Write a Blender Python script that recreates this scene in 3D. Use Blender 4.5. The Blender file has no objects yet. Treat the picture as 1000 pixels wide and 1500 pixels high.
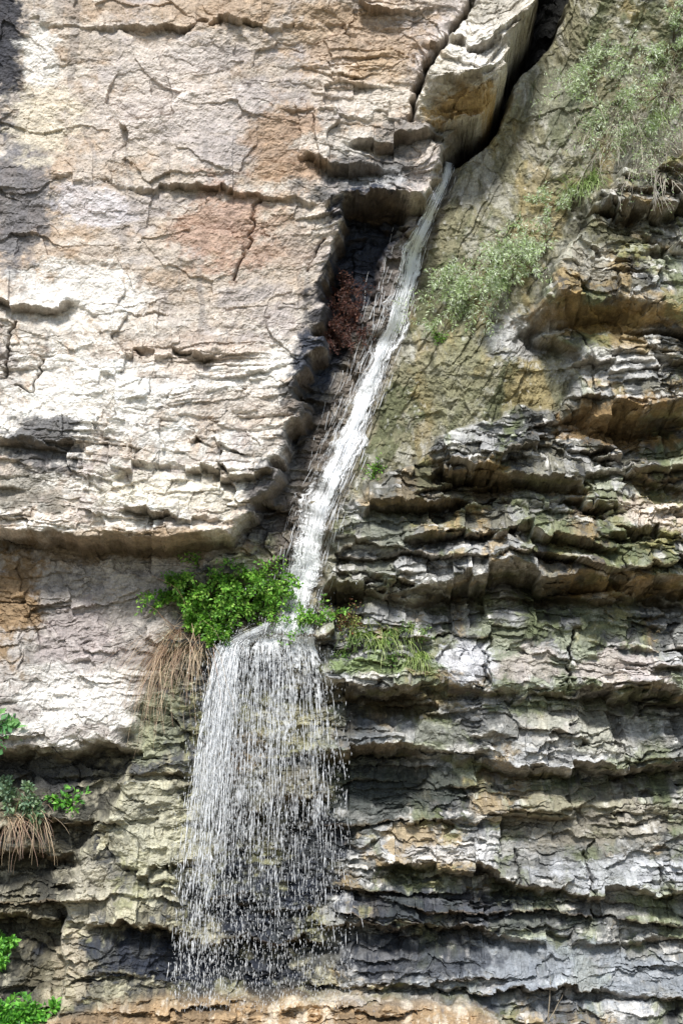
import bpy, math, random
import numpy as np
S=28.0; ZC=3.0
rs=np.random.RandomState(7)
T=rs.rand(512,512).astype(np.float32)
def vn(x,y,seed=0):
    x=np.asarray(x,dtype=np.float32)+seed*37.17+1000; y=np.asarray(y,dtype=np.float32)+seed*11.73+1000
    xi=np.floor(x).astype(np.int32); yi=np.floor(y).astype(np.int32)
    fx=x-xi; fy=y-yi
    fx=fx*fx*(3-2*fx); fy=fy*fy*(3-2*fy)
    x0=xi&511; x1=(xi+1)&511; y0=yi&511; y1=(yi+1)&511
    a=T[y0,x0]; b=T[y0,x1]; c=T[y1,x0]; d=T[y1,x1]
    return (a+(b-a)*fx)*(1-fy)+(c+(d-c)*fx)*fy
def fbm(x,y,seed=0,o=4,g=0.5):
    s=0;a=1;n=0
    for i in range(o):
        s=s+a*(vn(x,y,seed+i*5)-0.5)*2; n+=a; a*=g
        x,y=(x*1.7+y*1.05),(y*1.7-x*1.05)
    return s/n
def fbma(x,y,seed=0,o=4,g=0.5):
    s=0;a=1;n=0
    for i in range(o):
        s=s+a*(vn(x,y,seed+i*5)-0.5)*2; n+=a; a*=g; x=x*2.03; y=y*2.03
    return s/n
def hsh(a,b=0,seed=0):
    a=np.asarray(a).astype(np.int32); b=np.asarray(b).astype(np.int32)
    return T[(a*73+b*151+seed*31)&511,(a*199+b*37+seed*97+11)&511]
def sstep(a,b,x):
    t=np.clip((x-a)/(b-a),0,1); return t*t*(3-2*t)
def inpoly(X,Y,P):
    r=np.zeros(X.shape,bool); n=len(P)
    for i in range(n):
        x1,y1=P[i];x2,y2=P[(i+1)%n]
        if y1==y2: continue
        c=((y1>Y)!=(y2>Y))&(X<(x2-x1)*(Y-y1)/(y2-y1)+x1)
        r^=c
    return r
def blur(A,r,it=2):
    A=A.astype(np.float32)
    if r<1: return A
    for _ in range(it):
        for ax in (0,1):
            pad=[(0,0),(0,0)]; pad[ax]=(r+1,r)
            C=np.cumsum(np.pad(A,pad,mode='edge').astype(np.float64),axis=ax)
            n=A.shape[ax]
            if ax==0: A=(C[2*r+1:2*r+1+n]-C[0:n])/(2*r+1)
            else: A=(C[:,2*r+1:2*r+1+n]-C[:,0:n])/(2*r+1)
            A=A.astype(np.float32)
    return A
def idw(X,Y,pts,s=60):
    n=0;d=0
    for x,y,v in pts:
        w=((X-x)**2+(Y-y)**2+s*s)**-1.6
        n=n+w*v; d=d+w
    return n/d
# ---------- grid ----------
st=0.0115
xin=np.arange(-5.3,5.3,st); zin=np.arange(-0.3,15.35,st)
def grow(a,b,n):
    t=np.linspace(0,1,n+1)[1:]; return a+(b-a)*(t**1.8*0.85+t*0.15)
xs=np.concatenate([grow(xin[0],-12,80)[::-1],xin,grow(xin[-1],12,80)])
zs=np.concatenate([grow(zin[0],-2.6,60)[::-1],zin,grow(zin[-1],20,80)])
GX,GZ=np.meshgrid(xs.astype(np.float32),zs.astype(np.float32))
# ---------- geological regions, surveyed in centimetres on the reference plane ----------
SLOPE=[(860,-900),(800,20),(740,140),(690,200),(655,240),(560,480),(470,700),(430,850),(420,930),(520,930),(1900,900),(1900,-900)]
SLOPE_D=[(760,60,-1.1),(690,230,-.8),(900,50,-.3),(1000,0,.1),(620,400,-.4),(760,350,.0),(560,600,.0),(700,550,.4),(470,800,.35),(500,730,.6),(1200,100,.6),(850,250,.1)]
LEDG=[(1900,180),(1000,235),(900,250),(850,330),(800,400),(772,470),(830,520),(830,600),(760,590),(650,640),(580,690),(500,740),(480,780),(485,850),(620,880),(800,875),(1900,885)]
LEDG_D=[(1000,300,.9),(850,400,.7),(800,460,.6),(1000,500,1.1),(850,560,.6),(1000,600,.8),(700,680,.7),(520,760,.65),(900,700,1.0),(600,830,.9),(900,840,1.2),(1200,600,1.2)]
LOWR=[(455,880),(1900,870),(1900,2300),(430,2300),(480,1300),(460,1000)]
LOWR_D=[(600,900,.5),(900,900,.7),(500,980,1.0),(700,980,1.15),(950,980,1.2),(600,1050,.35),(850,1060,1.0),(600,1140,.0),(900,1150,.55),(500,1250,.3),(700,1230,.6),(950,1280,.9),(600,1400,.5),(900,1420,.9),(700,1600,1.2)]
SLAB=[(-900,-900),(720,-900),(690,0),(640,60),(605,150),(640,200),(652,240),(640,290),(610,308),(505,305),(503,360),(482,400),(466,470),(472,520),(440,560),(455,600),(420,660),(402,720),(375,760),(345,800),(200,806),(100,795),(0,785),(-900,780)]
SLAB_D=[(0,0,.8),(300,0,.85),(600,50,.45),(300,250,.95),(600,250,.35),(560,290,.45),(480,260,.75),(0,400,1.0),(300,400,1.05),(450,400,.7),(200,600,1.4),(420,600,1.0),(300,750,1.45),(0,750,1.3),(380,720,1.0)]
LEFTB=[(-900,790),(345,795),(270,860),(235,950),(200,1050),(178,1100),(90,1112),(0,1098),(-900,1090)]
LEFTB_D=[(0,850,.2),(100,870,.35),(200,850,.2),(100,950,.7),(150,1050,.95),(0,1080,1.0),(220,950,.4)]
LOWL=[(-900,1095),(185,1100),(165,1180),(110,1235),(80,1500),(80,2300),(-900,2300)]
LOWL_D=[(0,1140,.2),(120,1140,.3),(0,1230,.7),(90,1230,.6),(0,1300,.3),(50,1380,.2),(0,1480,.8)]
CENT=[(340,795),(430,790),(480,900),(462,1000),(490,1100),(485,1300),(500,1480),(70,1500),(100,1260),(165,1170),(195,1040),(240,930),(280,850)]
CENT_D=[(400,850,.2),(400,935,.75),(330,945,.75),(450,940,.7),(400,1010,.45),(250,1050,.6),(220,1150,.85),(400,1100,.3),(350,1200,.35),(200,1250,1.0),(150,1350,1.1),(130,1450,1.2),(400,1300,.3),(400,1430,.35),(300,860,.2)]
SHELF=[(150,1470),(300,1458),(480,1462),(620,1468),(720,1482),(790,1530),(1900,1560),(1900,2500),(-900,2500),(-900,1540),(60,1500)]
BLOCK=[(700,-300),(695,0),(655,58),(605,150),(600,170),(640,186),(695,190),(735,135),(738,95),(775,48),(782,-50),(800,-300)]
BLOCK_D=[(610,150,.65),(700,0,.6),(735,80,.85),(690,120,1.15),(660,180,.25),(700,185,.1),(770,20,.6),(640,125,1.0),(640,170,.4)]
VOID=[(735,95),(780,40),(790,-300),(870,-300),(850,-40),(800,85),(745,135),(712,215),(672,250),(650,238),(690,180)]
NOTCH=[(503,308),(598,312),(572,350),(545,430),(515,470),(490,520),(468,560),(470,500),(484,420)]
LEDGES=[
 ([(870,300),(1100,290)],.3,60,12,.3,40),
 ([(960,360),(1100,365)],.25,50,10,.25,30),
 ([(765,462),(850,452),(1200,475)],.45,100,24,.4,50),
 ([(825,592),(920,602),(1200,608)],.5,85,26,.5,55),
 ([(640,692),(760,688),(850,702)],.3,50,10,.4,32),
 ([(540,742),(700,728),(900,735)],.22,40,8,.3,30),
 ([(600,790),(760,775),(900,800)],.25,40,8,.3,30),
 ([(895,780),(1200,790)],.35,50,8,.35,30),
 ([(850,690),(1200,700)],.25,40,8,.3,30),
 ([(480,848),(620,853),(740,838),(1200,853)],.35,50,20,.75,50),
 ([(445,993),(560,1000),(700,1003),(830,1012),(1200,1008)],.3,75,14,.55,60),
 ([(485,1092),(600,1100),(725,1105)],.35,55,16,.6,75),
 ([(722,1117),(1200,1128)],.3,80,14,.45,50),
 ([(565,1267),(700,1272),(760,1302),(1200,1318)],.32,55,10,.45,50),
 ([(480,1350),(800,1370),(1200,1400)],.15,40,8,.3,40),
 ([(480,1440),(1200,1462)],.2,40,8,.3,40),
 ([(-500,1255),(115,1250)],.35,60,14,.55,60),
 ([(-500,1332),(85,1335)],.25,50,10,.45,50),
 ([(455,236),(545,242)],.16,50,8,.2,30),
 ([(500,297),(640,305)],.3,40,10,.1,30),
 ([(520,205),(640,200)],.14,30,6,.2,30),
 ([(195,742),(345,772)],.18,40,6,.2,20),
 ([(-300,430),(100,440)],.15,50,5,.1,20),
 ([(90,262),(300,276),(455,300)],.10,80,4,.05,15),
 ([(195,510),(310,516)],.14,50,4,.08,15),
 ([(190,682),(400,692)],.16,50,6,.15,20),
 ([(-300,655),(110,645)],.15,50,8,.2,30),
 ([(50,38),(280,40),(560,32)],.10,60,3,.04,8),
 ([(430,168),(600,172)],.10,60,3,.04,8),
 ([(385,940),(470,938)],.1,40,10,.1,40),
 ([(200,1272),(300,1262)],.2,60,8,.15,30),
 ([(370,1095),(490,1110)],.2,60,8,.25,30),
 ([(240,1375),(480,1385)],.2,40,8,.3,40),
 ([(120,1352),(250,1355)],.2,50,10,.3,30),
 ([(640,60),(770,55)],.12,40,3,.1,10),
 ([(645,124),(738,118)],.15,30,3,.1,40),
 ([(230,1472),(640,1476)],.12,20,4,.1,14),
]
CRACKS=[([(378,296),(366,345),(343,408)],.10,2),([(472,348),(448,402)],.12,2),([(22,470),(5,550)],.14,1.8),([(20,560),(45,570),(60,520)],.12,1.6),
 ([(603,170),(610,130),(628,85),(655,55),(700,-10)],.4,4),([(720,930),(708,1000)],.12,1.8),([(838,925),(828,1010)],.2,2.2),([(930,780),(935,720)],.1,1.8),
 ([(590,1180),(560,1190)],.1,2),([(845,480),(870,540)],.12,2),([(758,1240),(762,1300)],.14,2),([(860,1250),(870,1310)],.14,2),([(965,1270),(970,1320)],.14,2)]
LT=np.random.RandomState(3); eb=np.cumsum(9*np.exp(LT.randn(900)*.7))-900
def macro(X,Y):
    D=np.full(X.shape,.2,np.float32)
    lays=[('slope',SLOPE,SLOPE_D,3),('ledg',LEDG,LEDG_D,3),('lowr',LOWR,LOWR_D,5),('cent',CENT,CENT_D,8),('leftb',LEFTB,LEFTB_D,5),('lowl',LOWL,LOWL_D,4),('slab',SLAB,SLAB_D,3)]
    ek=np.searchsorted(eb,Y+fbm(X/90,Y/90,41,3)*14)
    jogx=(hsh(ek,0,5)-.5)*24*(1-.4*(Y<430)*(X>480))
    jogy=(hsh(np.floor(X/31+2*vn(X/60,Y/60,43)),0,6)-.5)*14
    wx=X+fbm(X/70,Y/70,3)*11+fbm(X/14,Y/9,9,3)*5+jogx; wy=Y+fbm(X/80,Y/60,17)*8+fbm(X/16,Y/10,21,3)*4+jogy
    M={}
    for n,P,C,r in lays:
        m=blur(inpoly(wx,wy,P).astype(np.float32),r)
        M[n]=m
        D=D*(1-m)+idw(X,Y,C)*m
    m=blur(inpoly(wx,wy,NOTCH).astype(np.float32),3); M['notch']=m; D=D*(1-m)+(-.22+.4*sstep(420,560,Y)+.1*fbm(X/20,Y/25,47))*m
    wx2=X*.6+wx*.4; wy2=Y*.6+wy*.4
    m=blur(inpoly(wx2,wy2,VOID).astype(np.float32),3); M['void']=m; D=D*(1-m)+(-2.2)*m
    m=blur(inpoly(wx2,wy2,BLOCK).astype(np.float32),1); M['block']=m; D=D*(1-m)+idw(X,Y,BLOCK_D,18)*m
    m=blur(inpoly(wx,wy,SHELF).astype(np.float32),6); M['shelf']=m; D=D*(1-m)+(1.2+.8*sstep(1455,1560,Y)+.25*fbm(X/60,Y/16,4,5,.6))*m
    return D,M
q4=4
X4=(GX*100+500)[::q4,::q4]; Y4=(1500-GZ*100)[::q4,::q4]
D4,_=macro(X4,Y4); D4=blur(D4,4)
iy=np.clip(np.arange(GX.shape[0])/q4,0,D4.shape[0]-1.001); ix=np.clip(np.arange(GX.shape[1])/q4,0,D4.shape[1]-1.001)
i0=iy.astype(int); j0=ix.astype(int); fy=(iy-i0)[:,None]; fx=(ix-j0)[None,:]
D0=(D4[i0][:,j0]*(1-fx)+D4[i0][:,j0+1]*fx)*(1-fy)+(D4[i0+1][:,j0]*(1-fx)+D4[i0+1][:,j0+1]*fx)*fy
D0=D0.astype(np.float32)
k=S/(S-D0)
X=(500+GX*100*k).astype(np.float32); Y=(1500-(ZC+(GZ-ZC)*k)*100).astype(np.float32)
D,M=macro(X,Y)
def window(x0,x1,y0,y1):
    px=500+xs*100; py=1500-zs*100
    c=np.where((px>x0-40)&(px<x1+40))[0]; r=np.where((py>y0-60)&(py<y1+60))[0]
    if len(c)<2 or len(r)<2: return None
    return slice(r[0],r[-1]+1),slice(c[0],c[-1]+1)
for pts,amp,up,dn,rec,rel in LEDGES:
    px=[p[0] for p in pts]; py=[p[1] for p in pts]
    wi=window(px[0]-60,px[-1]+60,min(py)-up-60,max(py)+rel+dn+60)
    x=X[wi];y=Y[wi]
    seed=int(px[0]+py[0])%97
    blk=np.floor(x/44+2.2*vn(x/50,y*0,seed+2))
    lip=np.interp(x,px,py)+fbm(x/55,y*0,seed,3)*13+(hsh(blk,0,seed)-.5)*15+fbm(x/12,y/12,seed+1,3)*5
    s=y-lip
    win=sstep(px[0]-25,px[0]+15,x+fbm(x/20,y/20,seed+5,2)*18)*(1-sstep(px[-1]-15,px[-1]+25,x+fbm(x/20,y/20,seed+8,2)*18))
    am=amp*(.5+.8*hsh(blk,1,seed)); 
    f=np.where(s<0,am*np.clip(1+s/up,0,1)**1.3,np.where(s<dn,am-(am+rec)*np.clip(s/dn,0,1),-rec*(1-np.clip((s-dn)/rel,0,1))))
    D[wi]+=f*win*(1-M['void'][wi])*(.4+.85*sstep(.25,.65,vn(x/85,y/300,seed+11)))
def seg_dist(X,Y,pts):
    d=np.full(X.shape,1e9,np.float32)
    for (x1,y1),(x2,y2) in zip(pts[:-1],pts[1:]):
        L=(x2-x1)**2+(y2-y1)**2
        t=np.clip(((X-x1)*(x2-x1)+(Y-y1)*(y2-y1))/L,0,1)
        d=np.minimum(d,np.hypot(X-x1-t*(x2-x1),Y-y1-t*(y2-y1)))
    return d
wxc=X+fbm(X/22,Y/12,31,3)*8; wyc=Y+fbm(X/25,Y/25,37,3)*6
for pts,dep,w in CRACKS:
    D=D-dep*np.exp(-(seg_dist(wxc,wyc,pts)/w)**2)
def worley(X,Y,cx,cy,seed):
    gx=X/cx; gy=Y/cy; ix=np.floor(gx); iy=np.floor(gy)
    f1=np.full(X.shape,9.,np.float32); o=np.zeros_like(f1); hh=np.zeros_like(f1)
    for i in (-1,0,1):
        for j in (-1,0,1):
            a=ix+i; b=iy+j
            h0=hsh(a,b,seed+2); h1=hsh(a,b,seed+1)
            dx=a+hsh(a,b,seed)-gx; dy=b+h1-gy
            d=dx*dx+dy*dy
            off=(h0-.5)+(h1-.5)*dx*1.3+(hsh(a,b,seed+4)-.3)*dy*1.3
            c=d<f1
            o=np.where(c,off,o); hh=np.where(c,h0,hh); f1=np.where(c,d,f1)
    return o.astype(np.float32),hh
def comb(**kw):
    base=kw.get('base',0); out=np.full(X.shape,base,np.float32)
    for n in ('slope','ledg','lowr','cent','leftb','lowl','slab','notch','void','block','shelf'):
        if n in kw: out=out*(1-M[n])+kw[n]*M[n]
    return out
wx=X+fbm(X/60,Y/60,71)*30+fbm(X/13,Y/13,75,3)*4; wy=Y+fbm(X/60,Y/60,73)*18+fbm(X/13,Y/13,77,3)*3
o0,h0=worley(wx,wy,190,120,151)
o1,h1w=worley(wx,wy,125,58,81); o2,h2w=worley(wx+.3*wy,wy,52,19,91); o3,h3w=worley(wx,wy-.2*wx,18,8,101)
FS=(o0*36+o1*16)*comb(base=1,lowr=.8,ledg=.9)
def strata(X,Y,tmean,wmean,seed,warp,sig=.5,fs=1):
    r=np.random.RandomState(seed)
    n=3200 if tmean<12 else 900
    th=tmean*np.exp(r.randn(n)*sig); b=np.concatenate([[0],np.cumsum(th)])-900
    yy=Y+fbm(X/330,Y/330,seed,3)*warp+fbm(X/45,Y/45,seed+2,3)*warp*.2+FS*fs
    kx=np.clip(np.searchsorted(b,yy)-1,0,len(th)-1)
    t=th[kx].astype(np.float32); v=((yy-b[kx])/t).astype(np.float32)
    wk=wmean*(.5+1.6*hsh(kx,0,seed+1))*np.clip((t/tmean),.6,1.8)
    u=X/wk+hsh(kx,0,seed+2)*50
    u=u+.9*(vn(u*1.0,kx*3.7,seed+3)-.5)+fbm(Y/24,X/80,seed+4,2)*.12
    bi=np.floor(u); fu=u-bi
    h1=hsh(kx,0,seed+4)-.5; h2=hsh(kx,bi,seed+5)-.5; tilt=hsh(kx,bi,seed+6)-.5
    jog=sstep(.3,.5,vn(X/130,Y/90,seed+9))
    P=.7*h1+1.1*h2*(.25+.7*jog)+.9*tilt*(fu-.5)+.9*(vn(X/90,kx*7.31,seed+7)-.5)
    P=P+.4*(v-.6)*(hsh(kx,bi,seed+8)*1.6-.1)
    dj=np.minimum(fu,1-fu)*wk
    nt=np.exp(-(((1-v)*t)/1.6)**2)*sstep(.38,.62,vn(X/55,kx*5.1,seed+12))
    jt=np.exp(-(dj/1.3)**2)*jog
    return P.astype(np.float32),h2.astype(np.float32),h1.astype(np.float32),(nt+.6*jt).astype(np.float32)
PB,hb,hb1,nb=strata(X,Y,50,150,11,30,.65)
PM,hm,hm1,nm=strata(X,Y,16,80,23,24,.65)
PF,hf,hf1,nf=strata(X,Y,6.0,42,41,18,.5)
up=M['slab']*(1-sstep(400,500,Y+fbm(X/80,Y/80,51)*60)); 
upL=up*(1-sstep(420,500,X))
dnS=M['slab']-up
aB=comb(base=.25,slope=.05,ledg=.36,lowr=.28,cent=.2,leftb=.11,lowl=.25,slab=.14,notch=.14,void=.3,block=.16,shelf=.08)
aM=comb(base=.1,slope=.02,ledg=.18,lowr=.15,cent=.12,leftb=.045,lowl=.13,slab=.07,notch=.08,void=.1,block=.1,shelf=.07)
aF=comb(base=.03,slope=.003,ledg=.05,lowr=.05,cent=.035,leftb=.016,lowl=.035,slab=.024,notch=.03,void=.03,block=.03,shelf=.03)
aB=aB-upL*.10; aM=aM-upL*.062; aF=aF-upL*.022+dnS*.008
patch=.15+1.5*sstep(.3,.7,vn(X/90,Y/50,61)); patch2=.1+1.6*sstep(.35,.7,vn(X/70,Y/35,65))
D=D+aB*PB+aM*PM*patch+aF*PF*patch2
ntc=.048*comb(base=1,slope=.03,slab=.6,shelf=.6,ledg=1.3,leftb=.6)*(vn(X/60,Y/40,63)*1.4)
ntc=ntc*(1-.93*upL)
D=D-ntc*(nb*1.3+nm*.9*patch+nf*.35*patch2)
fa=comb(base=.5,slope=.22,ledg=.75,lowr=.65,cent=1.,leftb=.7,lowl=.8,slab=.9,block=1.,shelf=.9)
D=D+fa*(.17*o0+.12*o1*(1-.25*upL)+.05*o2*(1-.5*upL)+.02*o3*(1-.6*upL))
bite=comb(base=.5,slope=.0,ledg=1.,lowr=.8,cent=.8,leftb=.15,lowl=.8,slab=.25,block=.3,shelf=.5)
bite=bite*(1-.95*upL)
D=D-bite*(.17*(h1w>.78)+.10*(h2w>.76)+.03*(h3w>.75))+bite*.09*(h2w<.12)
rid=1-np.abs(fbm(X/30,Y/22,111,4))*2
q_=Y-D*80
D=D+comb(base=.04,slope=.05,cent=.07,slab=.02,leftb=.03,shelf=.06)*rid+comb(base=.028,slab=.02)*fbm(X/9,q_/8,121,3)+.009*fbm(X/2.6,q_/2.2,123,2)
D=D+upL*.05*fbm(X/70,Y/50,127,4)
dg=(X*.87+Y*.48); al=(Y*.87-X*.48)
slm=M['slope']*(1-M['ledg'])*(1-M['lowr'])
k_d=vn(dg/18+1.2*fbm(al/90,dg/60,139,3),al/95,138)
D=D+slm*(.10*fbma(dg/40,al/160,131,6,.65)+.08*fbm(X/36,Y/36,135,6,.65)+.05*sstep(.5,.54,k_d)+.035*sstep(.3,.33,vn(dg/11,al/50,141)))
STREAM=[(656,238,16),(649,270,17),(628,320,20),(606,370,25),(589,430,29),(567,500,33),(545,560,37),(518,620,42),(493,690,48),(468,750,54),(450,810,56),(437,870,52),(426,925,58)]
d=seg_dist(X,Y,[(a,b) for a,b,_ in STREAM])
D=D-.07*np.exp(-(d/32)**2)*(Y<940)
D=D.astype(np.float32)
# ---------- colour ----------
def C(r,g,b): return np.array([r,g,b],np.float32)
col=np.zeros(X.shape+(3,),np.float32)+C(.2,.19,.17)
def mix(c,m,wi=None): 
    global col
    m=np.clip(m,0,1)[...,None]
    if wi is None: col=col*(1-m)+c*m
    else: col[wi]=col[wi]*(1-m)+c*m
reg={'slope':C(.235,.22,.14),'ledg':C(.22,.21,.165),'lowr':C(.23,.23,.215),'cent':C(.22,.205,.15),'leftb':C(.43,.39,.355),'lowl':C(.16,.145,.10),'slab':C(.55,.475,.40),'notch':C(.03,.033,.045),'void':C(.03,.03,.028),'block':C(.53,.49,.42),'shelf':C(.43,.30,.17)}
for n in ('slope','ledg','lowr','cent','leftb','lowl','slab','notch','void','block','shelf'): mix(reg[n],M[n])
qc=Y-D*70
n1=fbm(X/110,qc/70,201,5,.6); n2=fbm(X/45,qc/25,203,5,.65); n3=fbma(X/90,qc/14,205,5,.62); n4=fbm(X/13,qc/9,207,4,.65); n5=fbm(X/5,qc/4,209,3,.6)
S_=M['slab']*(1-M['block'])*(1-M['notch']); R_=np.clip(M['ledg']+M['lowr'],0,1)*(1-M['shelf'])*(1-M['slab'])
sl=slm*(1-M['slab'])*(1-M['block'])*(1-M['void'])
mix(C(.45,.32,.21),S_*sstep(-.05,.35,n2*.5+.8*n1+n4*.15)*.65)
mix(C(.40,.365,.365),S_*sstep(.0,.4,-n1+.4*n3+n5*.1)*.6)
mix(C(.76,.71,.64),S_*sstep(.0,.4,n3*.5-n4*.3+n1*.3)*.6)
mix(C(.82,.79,.73),S_*sstep(400,540,Y+n1*120)*sstep(-.35,.15,n2-n4*.5)*.8)
mix(C(.27,.22,.17),dnS*sstep(.12,.4,n3+.3*n2+n5*.2)*.6)
# vertical seep streaks on the big faces
stv=fbma(X/15+fbm(X/60,Y/80,241,2)*1.5,Y/150,243,4,.6)
mix(C(.26,.235,.22),S_*sstep(.12,.42,stv+.35*n1+.2*n4)*.5)
mix(C(.17,.16,.15),M['leftb']*(1-M['slab'])*sstep(.12,.45,stv+.3*n2)*.45)
mix(C(.46,.46,.46),R_*sstep(.05,.35,hm*1.1+n2*.5+n4*.3)*.65)
mix(C(.36,.25,.10),R_*sstep(.03,.3,n1+n3*.5+n4*.25)*.65)
mix(C(.06,.064,.07),R_*sstep(.0,.3,-n2*.7-n3*.5+hb1*.3+n5*.2)*.8)
mix(C(.66,.64,.6),R_*sstep(.22,.4,hf*.8+n4*.5)*.65)
mix(C(.17,.20,.075),R_*sstep(.0,.28,fbm(X/60,qc/35,221,5,.65))*.55)
mix(C(.39,.375,.32),sl*sstep(.0,.3,n2+n4*.6)*.7)
mix(C(.11,.12,.06),sl*sstep(.0,.3,-n1*.7+fbma(dg/20,al/120,225,5,.65)*.9+n4*.3)*.8)
mix(C(.35,.27,.12),sl*sstep(.12,.36,fbm(X/50,qc/70,227,5,.6))*.55)
mix(C(.5,.49,.46),sl*sstep(.28,.42,n4*.7+n5*.4)*.5)
c_=M['cent']*(1-M['shelf'])*(1-M['slab'])
mix(C(.50,.47,.34),c_*sstep(.0,.3,n2+n4*.6)*.75)
mix(C(.19,.20,.08),c_*sstep(.0,.3,-n1+n4*.5)*.5)
mix(C(.055,.06,.07),c_*sstep(.03,.28,-n2-n4*.4)*.85)
lb=M['leftb']*(1-M['slab'])
mix(C(.7,.67,.62),lb*sstep(-.05,.3,n3-n4*.4)*sstep(890,990,Y)*.8)
mix(C(.33,.30,.28),lb*sstep(.05,.3,n2+n4*.3)*.6)
ll=M['lowl']
mix(C(.05,.05,.045),ll*sstep(-.1,.2,n1+n3*.5)*.8)
mix(C(.40,.37,.28),ll*sstep(.1,.35,n4-n2*.4)*.6)
mix(C(.66,.58,.46),M['shelf']*sstep(-.0,.25,n4+n2*.5)*.7)
mix(C(.18,.13,.08),M['shelf']*sstep(.02,.28,-n2+n5*.3)*.7)
wet=np.zeros(X.shape,np.float32)
def spot(x,y,rx,ry,c,s,seed=1,w=0):
    wi=window(x-rx*1.6,x+rx*1.6,y-ry*1.6-20,y+ry*1.6+20)
    if wi is None: return
    xx=X[wi]; yy=Y[wi]
    q=np.sqrt(((xx-x)/rx)**2+((yy-y)/ry)**2)
    m=1-sstep(.6,1.08,q+.75*fbm(xx/38,yy/24,300+seed,5,.66)+.25*n5[wi]+.2*n4[wi]+.2*hm[wi])
    mix(c,m*s,wi)
    if w: wet[wi]=np.maximum(wet[wi],m*w)
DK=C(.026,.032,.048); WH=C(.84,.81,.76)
for a in [
 (8,60,42,150,DK,.9,1),(25,290,60,110,C(.14,.14,.155),.8,2),(60,90,35,60,WH,.8,3),(60,180,55,60,C(.74,.66,.52),.75,4),
 (330,330,85,75,C(.44,.28,.2),.7,5),(420,220,60,70,C(.41,.27,.17),.7,6),(520,60,120,60,C(.45,.32,.2),.65,7),(330,20,260,28,C(.41,.3,.2),.6,8),(560,100,60,40,C(.43,.31,.19),.55,80),
 (140,300,70,35,C(.66,.63,.66),.6,9),(230,170,120,70,C(.64,.57,.52),.5,10),(120,430,110,45,WH,.75,11),(170,580,190,80,WH,.75,12),(360,560,90,60,WH,.55,82),(420,350,50,60,C(.48,.37,.28),.5,90),
 (260,720,130,40,C(.76,.71,.6),.7,13),(240,100,100,50,C(.68,.61,.55),.5,83),(560,150,60,30,C(.7,.64,.56),.6,84),(150,520,60,30,WH,.7,92),
 (60,650,75,50,C(.07,.07,.075),.85,14),(40,720,60,50,C(.2,.18,.14),.7,15),(530,265,85,50,C(.12,.12,.12),.85,16),(560,270,50,20,C(.5,.5,.5),.55,17),(500,215,60,25,C(.7,.66,.6),.7,18),(590,200,50,30,C(.2,.19,.18),.7,93),
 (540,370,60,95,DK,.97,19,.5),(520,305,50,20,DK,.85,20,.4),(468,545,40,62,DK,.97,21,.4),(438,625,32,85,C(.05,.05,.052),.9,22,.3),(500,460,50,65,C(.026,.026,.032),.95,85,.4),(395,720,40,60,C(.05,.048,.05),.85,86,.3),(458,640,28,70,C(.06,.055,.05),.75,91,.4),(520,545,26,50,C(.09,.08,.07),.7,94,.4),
 (250,520,120,30,C(.46,.35,.26),.55,23),(340,600,100,35,C(.5,.41,.33),.5,24),
 (20,880,45,90,C(.26,.165,.075),.85,25),(190,800,170,28,C(.24,.16,.08),.7,26),(120,940,60,60,C(.43,.37,.36),.6,27),(110,1030,90,60,WH,.8,28),(70,1130,110,30,C(.05,.05,.05),.85,29),
 (680,160,60,28,C(.45,.30,.12),.9,30),(700,80,60,50,C(.76,.73,.68),.75,31),(560,800,60,60,C(.28,.28,.27),.5,32),
 (760,500,60,40,C(.48,.48,.48),.8,33),(660,560,60,70,C(.26,.25,.15),.6,34),(900,470,130,20,C(.36,.23,.08),.7,35),(900,620,110,30,C(.28,.17,.06),.75,36),(720,700,50,25,C(.36,.24,.08),.7,37),
 (960,750,60,28,C(.6,.52,.44),.85,38),(900,540,90,25,C(.48,.47,.45),.75,39),(850,380,60,40,C(.42,.41,.36),.7,40),(930,860,110,14,C(.32,.2,.07),.7,41),(640,720,120,50,C(.08,.08,.075),.55,87),(880,330,80,30,C(.1,.1,.08),.6,95),
 (680,965,50,32,C(.62,.62,.65),.85,42),(770,975,55,32,C(.46,.41,.37),.75,43),(910,980,85,30,C(.54,.48,.45),.75,44),(560,975,80,20,C(.22,.29,.11),.8,45),
 (580,1035,120,22,C(.10,.085,.04),.85,46),(600,1075,110,18,C(.32,.32,.3),.6,47),(860,1070,130,45,C(.52,.5,.45),.6,48),(600,1150,120,45,C(.05,.06,.05),.85,49),
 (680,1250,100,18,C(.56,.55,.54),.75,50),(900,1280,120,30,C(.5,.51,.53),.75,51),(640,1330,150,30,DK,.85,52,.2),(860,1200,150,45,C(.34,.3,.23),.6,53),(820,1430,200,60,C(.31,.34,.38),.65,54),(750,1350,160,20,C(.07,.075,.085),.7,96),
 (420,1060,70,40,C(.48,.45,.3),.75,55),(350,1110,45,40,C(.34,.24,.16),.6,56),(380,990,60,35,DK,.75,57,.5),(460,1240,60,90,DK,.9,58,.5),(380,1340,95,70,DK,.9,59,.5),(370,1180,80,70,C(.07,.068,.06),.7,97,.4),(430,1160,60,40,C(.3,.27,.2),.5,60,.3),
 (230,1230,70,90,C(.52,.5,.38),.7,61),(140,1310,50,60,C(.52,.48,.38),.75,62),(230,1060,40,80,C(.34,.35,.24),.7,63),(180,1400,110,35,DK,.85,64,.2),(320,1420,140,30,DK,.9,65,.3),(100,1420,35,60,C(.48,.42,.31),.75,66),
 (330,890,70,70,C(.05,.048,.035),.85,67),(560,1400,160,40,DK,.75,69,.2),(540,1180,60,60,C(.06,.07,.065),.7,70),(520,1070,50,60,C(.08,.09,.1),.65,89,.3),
 (870,150,110,60,C(.28,.29,.22),.5,71),(960,200,60,50,C(.46,.44,.4),.6,72)]:
    spot(*a[:5],a[5],a[6],a[7] if len(a)>7 else 0)
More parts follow.
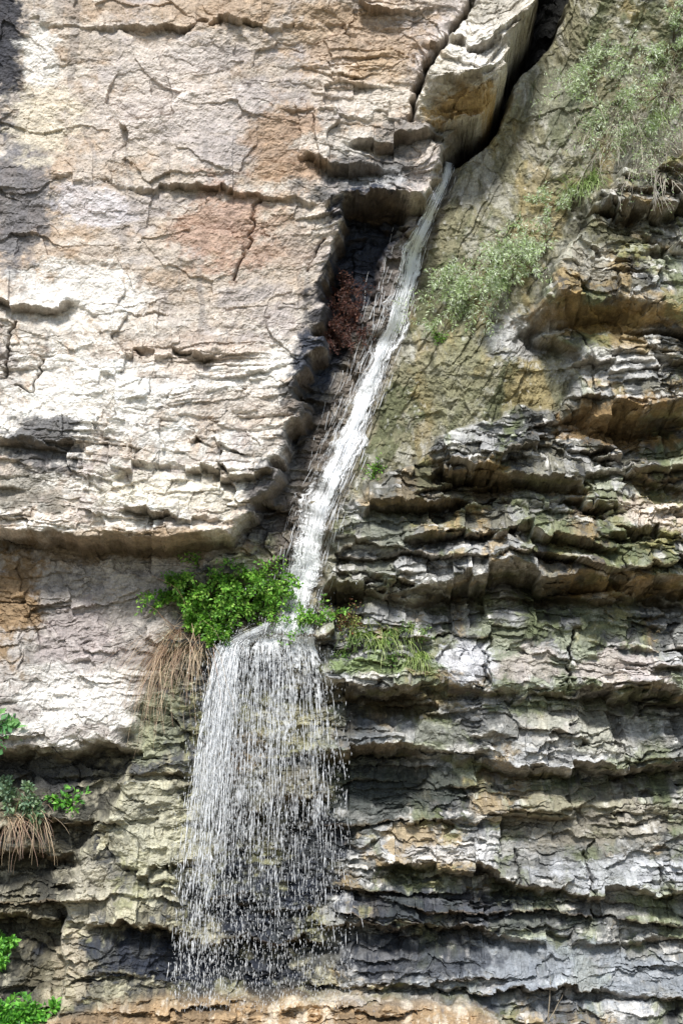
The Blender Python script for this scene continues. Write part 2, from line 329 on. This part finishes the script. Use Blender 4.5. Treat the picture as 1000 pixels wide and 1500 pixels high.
xc=np.interp(Y,[p[1] for p in STREAM],[p[0] for p in STREAM])
lw=np.interp(Y,[238,400,600,750,930],[14,50,66,70,60]); lr=np.interp(Y,[238,930],[20,44])
dx=X-xc
mw=np.where(dx<0,1-sstep(.6,1.1,-dx/lw+.3*n4),1-sstep(.6,1.1,dx/lr+.3*n4))*(Y>235)*(Y<960)*(1-M['slab'])
mix(C(.18,.145,.115),mw*.6); wet=np.maximum(wet,mw*.8)
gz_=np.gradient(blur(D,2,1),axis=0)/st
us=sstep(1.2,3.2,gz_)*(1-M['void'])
mix(C(.13,.088,.045),us*(.6+.5*n2)*.8)  # brown algae on ledge undersides, also painted in to deepen the shade there
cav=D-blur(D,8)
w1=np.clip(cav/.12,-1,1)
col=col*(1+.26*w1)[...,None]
soft=1-.5*upL
col=col*(1+soft*(.2*hm*(1-.8*upL)+.13*hf*(1-.8*upL)+.10*n4))[...,None]
col=col*(1+soft*(.26*(vn(X/1.9,qc/1.7,401)-.5)+.26*n5))[...,None]
col=np.clip(col,.012,.88)
# ---------- mesh helpers ----------
H,W=GX.shape
def mk_mesh(name,V,F,mats,col=None,attrs=None,smooth=False):
    me=bpy.data.meshes.new(name)
    V=np.asarray(V,np.float32); F=np.asarray(F,np.int32)
    me.vertices.add(len(V)); me.vertices.foreach_set('co',V.ravel())
    n=F.shape[1]
    me.loops.add(F.size); me.loops.foreach_set('vertex_index',F.ravel())
    me.polygons.add(len(F)); me.polygons.foreach_set('loop_start',np.arange(0,F.size,n,dtype=np.int32))
    me.polygons.foreach_set('loop_total',np.full(len(F),n,np.int32))
    me.polygons.foreach_set('use_smooth',np.full(len(F),smooth))
    me.update(calc_edges=True)
    if col is not None:
        a=me.attributes.new('Col','FLOAT_COLOR','POINT')
        c=np.ones((len(V),4),np.float32); c[:,:3]=col; a.data.foreach_set('color',c.ravel())
    for k_,v_ in (attrs or {}).items():
        a=me.attributes.new(k_,'FLOAT','POINT'); a.data.foreach_set('value',np.asarray(v_,np.float32).ravel())
    for m in mats: me.materials.append(m)
    ob=bpy.data.objects.new(name,me); bpy.context.collection.objects.link(ob)
    return ob
def newmat(n):
    m=bpy.data.materials.new(n); m.use_nodes=True; return m,m.node_tree.nodes,m.node_tree.links
def rockmat():
    m,N,L=newmat('layered_limestone'); b=N['Principled BSDF']
    at=N.new('ShaderNodeAttribute'); at.attribute_name='Col'
    wt=N.new('ShaderNodeAttribute'); wt.attribute_name='wet'
    tc=N.new('ShaderNodeTexCoord')
    def noise(sc,det,ro,mp=(1,1,1)):
        n=N.new('ShaderNodeTexNoise'); n.inputs['Scale'].default_value=sc; n.inputs['Detail'].default_value=det; n.inputs['Roughness'].default_value=ro
        q=N.new('ShaderNodeMapping'); q.inputs['Scale'].default_value=mp; L.new(tc.outputs['Object'],q.inputs['Vector']); L.new(q.outputs[0],n.inputs['Vector'])
        return n
    a=noise(9,6,.7,(1,1,2.2)); c=noise(38,4,.7)
    r=N.new('ShaderNodeMapRange'); r.inputs[1].default_value=.3; r.inputs[2].default_value=.7; r.inputs[3].default_value=.7; r.inputs[4].default_value=1.27
    L.new(a.outputs[0],r.inputs[0])
    r2=N.new('ShaderNodeMapRange'); r2.inputs[1].default_value=.3; r2.inputs[2].default_value=.7; r2.inputs[3].default_value=.77; r2.inputs[4].default_value=1.2
    L.new(c.outputs[0],r2.inputs[0])
    mu=N.new('ShaderNodeMath'); mu.operation='MULTIPLY'; L.new(r.outputs[0],mu.inputs[0]); L.new(r2.outputs[0],mu.inputs[1])
    vm=N.new('ShaderNodeVectorMath'); vm.operation='SCALE'; L.new(at.outputs['Color'],vm.inputs[0]); L.new(mu.outputs[0],vm.inputs['Scale'])
    L.new(vm.outputs[0],b.inputs['Base Color'])
    rr=N.new('ShaderNodeMapRange'); rr.inputs[3].default_value=.88; rr.inputs[4].default_value=.28; L.new(wt.outputs['Fac'],rr.inputs[0]); L.new(rr.outputs[0],b.inputs['Roughness'])
    b.inputs['Specular IOR Level'].default_value=.35
    bp=N.new('ShaderNodeBump'); bp.inputs['Strength'].default_value=.6; bp.inputs['Distance'].default_value=.028
    ad=N.new('ShaderNodeMath'); ad.operation='ADD'; L.new(a.outputs[0],ad.inputs[0]); L.new(c.outputs[0],ad.inputs[1])
    L.new(ad.outputs[0],bp.inputs['Height']); L.new(bp.outputs[0],b.inputs['Normal'])
    return m
q2=Y-D*60
ox=.028*fbm(X/14,q2/12,601,3)+.009*fbm(X/4,q2/4,603,2); oz=.05*fbm(X/16,q2/14,611,3)+.012*fbm(X/4,q2/4,613,2)
rough=comb(base=1,slab=.5,slope=.8)
V=np.stack([GX+ox*rough,-D,GZ+oz*rough],-1).reshape(-1,3)
idx=np.arange(H*W).reshape(H,W)
F=np.stack([idx[:-1,:-1],idx[:-1,1:],idx[1:,1:],idx[1:,:-1]],-1).reshape(-1,4)
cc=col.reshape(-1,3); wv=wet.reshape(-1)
top=idx[-1]; prev=top; base=len(V); ext=[];fx=[];ce=[]
for i,dy in enumerate([1,3,8,20,45]):
    v=V[top].copy(); v[:,1]+=dy; v[:,2]+=.35*dy**.8+.3*np.sin(v[:,0]*.8+dy)
    ids=base+i*W+np.arange(W); ext.append(v); ce.append(np.tile(C(.08,.1,.04),(W,1)))
    fx.append(np.stack([prev[:-1],prev[1:],ids[1:],ids[:-1]],-1)); prev=ids
V=np.concatenate([V]+ext); F=np.concatenate([F]+fx); cc=np.concatenate([cc]+ce); wv=np.concatenate([wv,np.zeros(5*W)])
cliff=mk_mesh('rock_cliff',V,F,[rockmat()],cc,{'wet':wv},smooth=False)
# ---------- placement helpers ----------
ax_=np.arange(W); az_=np.arange(H)
def samp(A,x,z):
    xi=np.interp(x,xs,ax_); zi=np.interp(z,zs,az_)
    return A[np.clip(np.round(zi).astype(int),0,H-1),np.clip(np.round(xi).astype(int),0,W-1)]
Dsm=blur(D,5)
sampleD=lambda x,z:samp(D,x,z)
sampleS=lambda x,z:samp(Dsm,x,z)
def Wp(px,py,d):
    k=(S-d)/S; return (px-500)/100*k, ZC+((1500-py)/100-ZC)*k
def onrock(px,py,f=sampleD):
    px=np.asarray(px,float); py=np.asarray(py,float); d=np.full(px.shape,.5)
    for _ in range(5):
        x,z=Wp(px,py,d); d=.5*d+.5*f(x,z)
    return d
# ---------- water ----------
def watermat(name,foam):
    m,N,L=newmat(name); b=N['Principled BSDF']
    b.inputs['Base Color'].default_value=(.97,.985,1,1); b.inputs['Roughness'].default_value=.3
    tr=N.new('ShaderNodeBsdfTranslucent'); tr.inputs[0].default_value=(.97,.985,1,1)
    mx=N.new('ShaderNodeMixShader'); mx.inputs[0].default_value=.1
    L.new(b.outputs[0],mx.inputs[1]); L.new(tr.outputs[0],mx.inputs[2])
    if foam:
        at=N.new('ShaderNodeAttribute'); at.attribute_name='foam'
        tp=N.new('ShaderNodeBsdfTransparent'); m2=N.new('ShaderNodeMixShader')
        L.new(at.outputs['Fac'],m2.inputs[0]); L.new(tp.outputs[0],m2.inputs[1]); L.new(mx.outputs[0],m2.inputs[2])
        L.new(m2.outputs[0],N['Material Output'].inputs['Surface'])
    else: L.new(mx.outputs[0],N['Material Output'].inputs['Surface'])
    return m
WT=watermat('water_threads',False); SH=watermat('white_water',True)
wf=bpy.data.objects.new('waterfall',None); bpy.context.collection.objects.link(wf)
sy=np.array([p[1] for p in STREAM],float); sx=np.array([p[0] for p in STREAM],float); sw=np.array([p[2] for p in STREAM],float)
nr,nc=1400,110
tv=np.linspace(238,938,nr); uu=np.linspace(-1,1,nc)
TY,UU=np.meshgrid(tv,uu,indexing='ij')
cx=np.interp(TY,sy,sx)+2*np.sin(TY/31)
lft=np.interp(TY,sy,sw)*.68*(1+.8*fbm(TY/32,TY*0,571,5,.65)); rgt=np.interp(TY,sy,sw)*.5*(1+.8*fbm(TY/28,TY*0,577,5,.65))
wd=np.where(UU<0,lft,rgt)
PX=cx+UU*wd; PY=TY+UU*wd*.25
dd=onrock(PX,PY,sampleS); dd=blur(np.maximum(dd,blur(dd,8)),6)
stk=fbma(UU*5+TY/200,TY/60,511,5,.7); stk2=fbma(UU*18,TY/30,521,3,.6)
lump=fbm(UU*2.6,TY/9,531,5,.65); dots=fbm(UU*22,TY/3.5,533,3,.7)
dd=dd+.06+.05*(1-UU**2)+.006*stk+.002*stk2+.016*lump+.005*dots
x,z=Wp(PX,PY,dd)
core=1-np.abs(UU-.08+.06*np.sin(TY/40))**1.3*1.9
foam=np.clip(.3+core+1.5*stk+.9*stk2+.6*lump+.7*dots,0,1)*(1-sstep(.8,1,np.abs(UU)))
Vw=np.stack([x,-dd,z],-1).reshape(-1,3); iw=np.arange(nr*nc).reshape(nr,nc)
Fw=np.stack([iw[:-1,:-1],iw[1:,:-1],iw[1:,1:],iw[:-1,1:]],-1).reshape(-1,4)
o=mk_mesh('chute_sheet',Vw,Fw,[SH],attrs={'foam':foam.reshape(-1)},smooth=True); o.parent=wf
TV=[];TF=[];tb=0
OFF=[np.array([math.cos(a),math.sin(a)*.7,math.cos(a)*.2]) for a in (0.3,2.4,4.5)]
def tube(P,R):
    global tb
    P=np.asarray(P,float); n=len(P)
    if n<2: return
    R=np.asarray(R)[:,None]
    vs=np.stack([P+R*o_ for o_ in OFF],1).reshape(-1,3)
    TV.append(vs)
    i=(np.arange(n-1)*3)[:,None]+tb; j=np.arange(3)[None]; a=i+j; b=i+(j+1)%3
    TF.append(np.stack([a,b,b+3,a+3],-1).reshape(-1,4)); tb+=len(vs)
R=random.Random(5)
for i in range(1500):
    y0=238+R.random()**.8*680; L=R.uniform(5,30); u=R.gauss(0,.62)
    if abs(u)>1.6: continue
    ys=np.arange(y0,min(y0+L,938),3.)
    if len(ys)<3: continue
    px=np.interp(ys,sy,sx)+2*np.sin(ys/31)+u*np.interp(ys,sy,sw)*.55+(ys-y0)*R.gauss(0,.05)
    d_=onrock(px,ys,sampleS)+.08+R.uniform(0,.08)
    x,z=Wp(px,ys,d_); tt=np.linspace(0,1,len(ys))
    tube(np.stack([x,-d_,z],-1),(.0015+.006*R.random()**2)*np.sin(np.pi*np.clip(tt,.04,.96))**.6)
for i in range(16):
    y0=R.uniform(330,560); off=-R.uniform(22,62)
    ys=np.arange(y0,y0+R.uniform(60,200),3.); px=np.interp(ys,sy,sx)+off*(1-.4*(ys-y0)/200)+1.5*np.sin(ys/11+i)
    d_=onrock(px,ys,sampleS)+.04; x,z=Wp(px,ys,d_); P=np.stack([x,-d_,z],-1)
    j=0
    while j<len(P)-3:
        ln=R.randint(3,12); seg=P[j:j+ln]; tube(seg,np.full(len(seg),.0045)*R.uniform(.4,1.2)); j+=ln+R.randint(0,5)
clump=[(R.gauss(.05,.06),R.uniform(.7,1.3)) for _ in range(11)]+[(R.gauss(.42,.12),R.uniform(.3,.8)) for _ in range(9)]+[(R.gauss(.93,.04),.4) for _ in range(3)]+[(R.uniform(.1,1),R.uniform(.15,.5)) for _ in range(14)]
cw=[c[1] for c in clump]
def edge(a): return 274+224*a
for i in range(820):
    c0=R.choices(clump,cw)[0][0] if R.random()<.75 else R.random()
    a=c0+R.gauss(0,.022)
    a=min(max(a,-.1),1.04); heavy=a<.17
    lipx=332+132*a; ly=950-12*math.sin(max(a,0)*3.1)+R.uniform(-6,6)
    xe=edge(a)+R.gauss(0,15)
    yy=np.arange(ly,1478,3.)
    t=(yy-ly)/(1480-ly)
    xx=lipx+(xe-lipx)*t**.62+R.uniform(.4,3.5)*np.sin(yy/R.uniform(14,40)+R.random()*6)*np.sqrt(t)
    stx=428+R.gauss(0,14); sty=918+R.uniform(-8,8); m_=np.linspace(0,1,9)[:-1]
    xx=np.concatenate([stx+(lipx-stx)*m_,xx]); yy=np.concatenate([sty+(ly-sty)*m_**1.6-4*np.sin(m_*3.1),yy])
    dr=onrock(xx,yy,sampleS)+.05
    dl=dr[7]; s_=np.clip((yy-ly)/500,0,1)
    d_=np.maximum(np.where(yy<ly,dr,dl+.02+.42*np.sqrt(s_)*R.uniform(.5,1.4)),dr-.12)
    x,z=Wp(xx,yy,d_)
    P=np.stack([x,-d_,z],-1)
    j=0 if (R.random()<.6 and heavy) else R.randint(0,110)
    rad=R.uniform(.003,.008) if heavy else R.uniform(.0018,.0052)
    maxy=R.choice([1040,1090,1150,1220,1300,1400,1470]) if heavy else R.choice([1050,1110,1180,1250,1330,1440])
    while j<len(P)-2:
        prog=max(0,(yy[j]-950)/520)
        ln=int(R.uniform(2,15)*(1-.65*prog))+2
        if yy[min(j+ln,len(yy)-1)]>maxy: break
        seg=P[j:j+ln+1]+np.array([R.gauss(0,.009+.02*prog),R.gauss(0,.02),0]); tt=np.linspace(0,1,len(seg))
        if yy[j]<955 or R.random()<.82-.4*prog:
            bead=1+.6*np.sin(tt*R.uniform(4,20)+R.random()*6)
            tube(seg,rad*bead*R.uniform(.5,1.5)*np.maximum(np.sin(np.pi*np.clip(tt,.06,.97)),.15)**.6)
        j+=ln+int(R.uniform(0,7+28*prog)*(1 if yy[j]>1000 else .25))
for i in range(9000):
    y=945+533*R.random()**.85; a=R.choices(clump,cw)[0][0]+R.gauss(0,.09) if R.random()<.6 else R.uniform(-.14,1.12); t=(y-945)/540
    px=330+138*a+(edge(a)-330-138*a)*t**.62+R.gauss(0,6+8*t)
    if px>518 or px<250: continue
    d_=.85+R.uniform(-.1,.6); x,z=Wp(px,y,d_); l=R.uniform(.004,.07)
    tube([[x,-d_,z],[x+R.uniform(-.006,.006),-d_,z-l*.5],[x,-d_,z-l]],np.array([.1,1,.3])*R.uniform(.0015,.006))
for i in range(1900):
    y=R.gauss(902,34); px=R.gauss(431,27)
    if R.random()<.5: px=R.uniform(314,452); y=R.gauss(948,18)
    d_=float(onrock(np.array([px]),np.array([y]),sampleS)[0])+R.uniform(.03,.26); x,z=Wp(px,y,d_); l=R.uniform(.01,.04)
    tube([[x,-d_,z],[x+R.uniform(-.01,.01),-d_,z-l/2],[x,-d_,z-l]],np.array([.1,1,.3])*R.uniform(.002,.008))
o=mk_mesh('falling_threads',np.concatenate(TV),np.concatenate(TF),[WT],smooth=True); o.parent=wf
nr,nc=420,240
tv=np.linspace(0,1,nr); uu=np.linspace(-.16,1.05,nc); TVv,UU=np.meshgrid(tv,uu,indexing='ij')
lipx=332+132*UU; ly=948-10*np.sin(UU*3.1)+9*fbm(UU*6,TVv*0,555,4)
s1=np.clip(TVv/.16,0,1); s2=np.clip((TVv-.16)/.84,0,1)
LEN=370.
tt_=LEN*s2/540
PX=(428+(UU-.5)*55)*(1-s1)+lipx*s1+((274+224*UU)-lipx)*tt_**.62*(s2>0)+6*fbm(UU*5,s2*5,557,4)
PY=(912)*(1-s1)+ly*s1+s2*LEN
dd=onrock(PX,PY,sampleS)
lipd=dd[int(nr*.16)][None,:]
dd=np.where(s2>0,np.maximum(np.minimum(dd,lipd+.25),lipd+.30*np.sqrt(tt_)),dd)+.06
dd=blur(dd,3)+.014*fbm(UU*12,s2*8,559,4)
uw=UU+.05*fbm(UU*4,s2*3,561,4)
stk=fbma(uw*10+s2*.6,s2*5+s1*.6,541,5,.75); dots=fbm(UU*60,s2*75,543,3,.7)
x,z=Wp(PX,PY,dd)
foam=np.clip(-.1+1.5*stk+1.1*dots+1.1*np.exp(-((uw-.05)/.10)**2)*(1-.95*s2)+.45*np.exp(-((uw-.45)/.10)**2)*(1-.9*s2)+.2*np.exp(-((uw-.93)/.05)**2)+1.0*(1-s1)+.6*np.exp(-(s2/.05)**2)-.6*s2,0,1)*(1-sstep(.84,1,np.abs((UU+.16)/1.21*2-1)))*(1-s2**2)
Vw=np.stack([x,-dd,z],-1).reshape(-1,3); iw=np.arange(nr*nc).reshape(nr,nc)
Fw=np.stack([iw[:-1,:-1],iw[1:,:-1],iw[1:,1:],iw[:-1,1:]],-1).reshape(-1,4)
o=mk_mesh('lip_veil',Vw,Fw,[SH],attrs={'foam':foam.reshape(-1)},smooth=True); o.parent=wf
# ---------- plants ----------
def leafmat(name,trans=.35):
    m,N,L=newmat(name); b=N['Principled BSDF']
    at=N.new('ShaderNodeAttribute'); at.attribute_name='Col'
    L.new(at.outputs['Color'],b.inputs['Base Color']); b.inputs['Roughness'].default_value=.5
    tr=N.new('ShaderNodeBsdfTranslucent'); mx=N.new('ShaderNodeMixShader'); mx.inputs[0].default_value=trans
    L.new(at.outputs['Color'],tr.inputs['Color']); L.new(b.outputs[0],mx.inputs[1]); L.new(tr.outputs[0],mx.inputs[2])
    L.new(mx.outputs[0],N['Material Output'].inputs['Surface']); return m
LM=leafmat('foliage')
def nrm(v): return v/(np.linalg.norm(v,axis=-1,keepdims=True)+1e-9)
def plant(name,roots,nstem,length,leaf,lc,stemc=(.12,.08,.05),out=(0,-1,.6),spread=.8,droop=.5,kind='leaf',seed=1,leafd=14,sub=True,r=.004):
    rr=np.random.RandomState(seed); Q=[];Cq=[]
    lcA=np.array(lc)
    def stem(P,w0,co):
        P=np.array(P); w=w0*(1-np.arange(len(P))/len(P))[:,None]+w0*.12
        for ax in (np.array([1,0,.2]),np.array([0,1,.2])):
            q=np.stack([P[:-1]-ax*w[:-1],P[:-1]+ax*w[:-1],P[1:]+ax*w[1:],P[1:]-ax*w[1:]],1); Q.append(q); Cq.append(np.tile(co,(len(q),4,1)))
    def curve(p,dr,L,n,dp):
        P=[p]; d_=dr/np.linalg.norm(dr)
        for i in range(n):
            d_=d_+np.array([0,0,-dp/n])+rr.randn(3)*.1; d_/=np.linalg.norm(d_); P.append(P[-1]+d_*L/n)
        return P
    def leaves(P,n,sz,frac=.2):
        P=np.array(P); t=frac+(1-frac)*rr.rand(n); q=t*(len(P)-1); k0=np.minimum(q.astype(int),len(P)-2); f=(q-k0)[:,None]
        p=P[k0]*(1-f)+P[k0+1]*f; td=nrm(P[k0+1]-P[k0])
        sd=rr.randn(n,3); sd=nrm(sd-td*(sd*td).sum(-1,keepdims=True))
        ld=nrm(sd*.9+td*.6+np.array([0,0,-.1]))
        wd_=nrm(np.cross(ld,rr.randn(n,3)*.8+np.array([0,-.8,1.2])))
        l=sz[0]*rr.uniform(.6,1.3,(n,1)); w=sz[1]*rr.uniform(.7,1.2,(n,1)); up_=np.cross(ld,wd_)*l*.12
        co=lcA[rr.randint(len(lcA),size=n)]*rr.uniform(.65,1.35,(n,1))
        p=p+sd*rr.rand(n,1)*sz[0]*.4
        Q.append(np.stack([p,p+ld*l*.45+wd_*w*.5-up_,p+ld*l,p+ld*l*.45-wd_*w*.5-up_],1)); Cq.append(np.repeat(co[:,None],4,1))
    for (px,py) in roots:
        d_=float(onrock(np.array([px]),np.array([py]),sampleD)[0]); x,z=Wp(px,py,d_); root=np.array([x,-d_+.02,z])
        for s in range(nstem):
            dr=np.array(out)+rr.randn(3)*spread*np.array([1,.5,.8]); 
            if dr[1]>-.1: dr[1]=-abs(dr[1])-.15
            L=length*rr.uniform(.4,1.15)
            co=np.array(stemc)*rr.uniform(.6,1.4)
            if kind=='grass':
                co=lcA[rr.randint(len(lc))]*rr.uniform(.6,1.4)
                P=curve(root+rr.randn(3)*np.array([.06,.03,.03]),dr,L,7,droop*rr.uniform(.6,1.4)); stem(P,r,co); continue
            P=curve(root,dr,L,8,droop*rr.uniform(.5,1.3)); stem(P,r*1.5,co)
            if kind!='twig': leaves(P,leafd,leaf)
            if sub:
                for q in range(5):
                    k0=rr.randint(2,8); P2=curve(P[k0],P[k0]-P[k0-1]+rr.randn(3)*.06*(L),L*.4,5,droop*.7)
                    stem(P2,r*.7,co)
                    leaves(P2,leafd if kind!='twig' else 3,leaf,.05)
    Vp=np.concatenate(Q).reshape(-1,3); Cp=np.concatenate(Cq).reshape(-1,3)
    return mk_mesh(name,Vp,np.arange(len(Vp)).reshape(-1,4),[LM],Cp)
GRN=[(.15,.38,.04),(.22,.48,.06),(.09,.22,.03),(.34,.56,.10)]
PALE=[(.50,.62,.32),(.64,.72,.50),(.34,.46,.18),(.70,.76,.60)]
DRY=[(.54,.42,.27),(.68,.54,.38),(.38,.26,.16),(.46,.3,.22)]
RED=[(.12,.05,.04),(.18,.08,.05),(.08,.05,.04)]
GT=[(.32,.46,.10),(.48,.56,.22),(.16,.24,.06)]
plant('leafy_bush',[(300,870),(340,860),(260,865),(375,855),(320,900),(385,870)],12,.66,(.06,.038),GRN,out=(-.1,-.8,.35),spread=.75,droop=.8,seed=1,leafd=20)
plant('leafy_bush',[(290,905),(310,915)],10,.4,(.06,.04),GRN,out=(0,-.8,.0),spread=.5,droop=.9,seed=2,leafd=22)
plant('leafy_bush',[(400,900),(425,915),(450,915),(470,910)],6,.45,(.05,.032),GRN,out=(.3,-.9,.5),spread=.7,droop=.5,seed=3,leafd=9)
plant('twiggy_bush',[(495,915),(510,910)],14,.42,(.035,.022),[(.26,.08,.05),(.25,.36,.08),(.12,.06,.03),(.35,.4,.12)],out=(0,-.8,.5),spread=.8,droop=.5,seed=4,leafd=7)
plant('dry_grass_tuft',[(285,915),(265,925),(300,930),(250,935),(240,960)],46,1.5,None,DRY,out=(-.6,-.7,-.3),spread=.62,droop=1.4,kind='grass',seed=5,r=.004)
plant('grass_tuft',[(540,935),(520,935),(570,930),(600,925),(555,945),(585,940)],45,.42,None,GT,out=(0,-.8,.9),spread=.6,droop=2.2,kind='grass',seed=6,r=.006)
plant('grass_tuft',[(612,962)],90,.34,None,GT,out=(0,-.7,.9),spread=.6,droop=2.8,kind='grass',seed=7,r=.006)
plant('creeping_plant',[(560,940),(585,925),(540,950),(600,925),(520,945),(570,965),(500,960),(620,930)],16,.22,(.035,.025),[(.16,.32,.07),(.26,.38,.12)],out=(0,-.7,.3),spread=.9,seed=8,leafd=10,droop=.5,sub=False)
plant('feathery_shrub',[(755,420),(785,400),(715,435),(800,370),(690,420)],10,1.0,(.065,.018),PALE,out=(-.8,-.6,.35),spread=.5,droop=.7,seed=9,leafd=24,r=.003)
plant('feathery_shrub',[(930,130),(900,170),(980,180),(870,120)],9,1.0,(.06,.018),PALE,out=(-.5,-.6,.3),spread=.75,droop=.8,seed=10,leafd=22,r=.003)
plant('feathery_shrub',[(985,60),(890,90),(810,300),(990,110),(925,215)],7,.55,(.055,.018),PALE,out=(-.2,-.6,.4),spread=.8,droop=.7,seed=11,leafd=18,r=.003)
plant('bare_twig_bush',[(960,220),(890,210),(980,140),(1000,230),(930,180),(970,250)],24,.9,(.04,.014),PALE,stemc=(.55,.5,.42),out=(-.3,-.8,.1),spread=.9,droop=1.0,kind='twig',seed=12,r=.005)
plant('grass_tuft',[(855,275),(840,280),(960,175),(870,265)],70,.42,None,[(.4,.55,.18),(.5,.6,.28)],out=(-.1,-.6,.8),spread=.6,droop=2.,kind='grass',seed=13,r=.005)
plant('dead_shrub',[(505,455),(490,480),(500,430),(520,470),(480,490)],24,.46,(.035,.022),RED,stemc=(.12,.05,.04),out=(-.1,-.9,.1),spread=.9,droop=.8,seed=14,leafd=9)
plant('small_fern',[(548,700),(552,690)],12,.24,(.04,.018),GRN,out=(0,-.5,.6),spread=.5,seed=15,leafd=10,sub=False)
plant('small_fern',[(648,500),(640,492)],10,.18,(.04,.018),GRN,out=(0,-.5,.6),spread=.5,seed=16,leafd=8,sub=False)
BR=[(.16,.46,.05),(.24,.56,.08),(.10,.30,.05)]
plant('broadleaf_sapling',[(5,1080),(0,1065)],7,.35,(.13,.09),[(.14,.36,.12),(.24,.48,.16)],out=(.2,-.5,.5),spread=.5,seed=17,leafd=6,sub=False)
plant('broadleaf_sapling',[(85,1175),(105,1180)],9,.36,(.09,.06),BR,out=(.1,-.9,.4),spread=.6,seed=18,leafd=7,sub=False)
plant('broadleaf_sapling',[(10,1160),(45,1185)],9,.4,(.08,.05),[(.18,.3,.18),(.3,.4,.24),(.12,.2,.08)],out=(0,-.5,.5),spread=.7,seed=19,leafd=9)
plant('dry_grass_tuft',[(20,1200),(50,1195)],40,.8,None,DRY,out=(0,-.5,.1),spread=.5,droop=2.2,kind='grass',seed=20,r=.005)
plant('broadleaf_sapling',[(0,1400),(8,1385)],9,.3,(.07,.05),BR,out=(.2,-.5,.4),spread=.6,seed=21,leafd=9)
plant('broadleaf_sapling',[(20,1500),(50,1495),(0,1500)],12,.42,(.09,.06),BR,out=(.1,-.5,.5),spread=.6,seed=22,leafd=12)
plant('bare_stick',[(802,1498)],2,.8,(.02,.01),DRY,stemc=(.5,.43,.32),out=(.25,-.15,1),spread=.08,droop=.1,kind='twig',seed=23,r=.007,sub=False)
# ---------- ground ----------
gm,N,L=newmat('gravel_soil'); b=N['Principled BSDF']; n=N.new('ShaderNodeTexNoise'); n.inputs['Scale'].default_value=3; n.inputs['Detail'].default_value=8
cr=N.new('ShaderNodeValToRGB'); cr.color_ramp.elements[0].color=(.07,.08,.03,1); cr.color_ramp.elements[1].color=(.25,.21,.15,1); cr.color_ramp.elements[0].position=.35; cr.color_ramp.elements[1].position=.65
tc=N.new('ShaderNodeTexCoord'); L.new(tc.outputs['Object'],n.inputs['Vector']); L.new(n.outputs[0],cr.inputs[0]); L.new(cr.outputs[0],b.inputs['Base Color']); b.inputs['Roughness'].default_value=.95
g=np.concatenate([-np.geomspace(900,1,40),[0],np.geomspace(1,900,40)]); gx,gy=np.meshgrid(g,g); gz=-1.5+.1*fbm(gx*.7,gy*.7,77)
ng=len(g); ig=np.arange(ng*ng).reshape(ng,ng)
mk_mesh('ground',np.stack([gx,gy,gz],-1).reshape(-1,3),np.stack([ig[:-1,:-1],ig[:-1,1:],ig[1:,1:],ig[1:,:-1]],-1).reshape(-1,4),[gm],smooth=True)
# ---------- light ----------
from mathutils import Vector
el=math.radians(46); az=math.radians(-8)
dirv=np.array([math.sin(az)*math.cos(el),-math.cos(az)*math.cos(el),math.sin(el)])
sd=bpy.data.lights.new('sun','SUN'); sd.energy=4.8; sd.angle=math.radians(11); sd.color=(1,.975,.93)
so=bpy.data.objects.new('sun',sd); bpy.context.collection.objects.link(so); so.rotation_euler=Vector(dirv).to_track_quat('Z','Y').to_euler()
w=bpy.data.worlds.new('World'); bpy.context.scene.world=w; w.use_nodes=True; N=w.node_tree.nodes; L=w.node_tree.links
sk=N.new('ShaderNodeTexSky'); sk.sky_type='NISHITA'; sk.sun_disc=False; sk.sun_elevation=el; sk.sun_rotation=math.atan2(dirv[0],dirv[1])
L.new(sk.outputs[0],N['Background'].inputs[0]); N['Background'].inputs[1].default_value=.15
cam=bpy.data.cameras.new('camera'); co=bpy.data.objects.new('camera',cam); bpy.context.collection.objects.link(co)
co.location=(0,-S,ZC); co.rotation_euler=(math.pi/2,0,0); cam.lens=36*S/15.0; cam.sensor_width=36; cam.shift_y=(7.5-ZC)/15.0; cam.clip_end=3000
bpy.context.scene.camera=co
sc=bpy.context.scene; sc.view_settings.view_transform='Standard'; sc.view_settings.look='None'; sc.view_settings.exposure=0
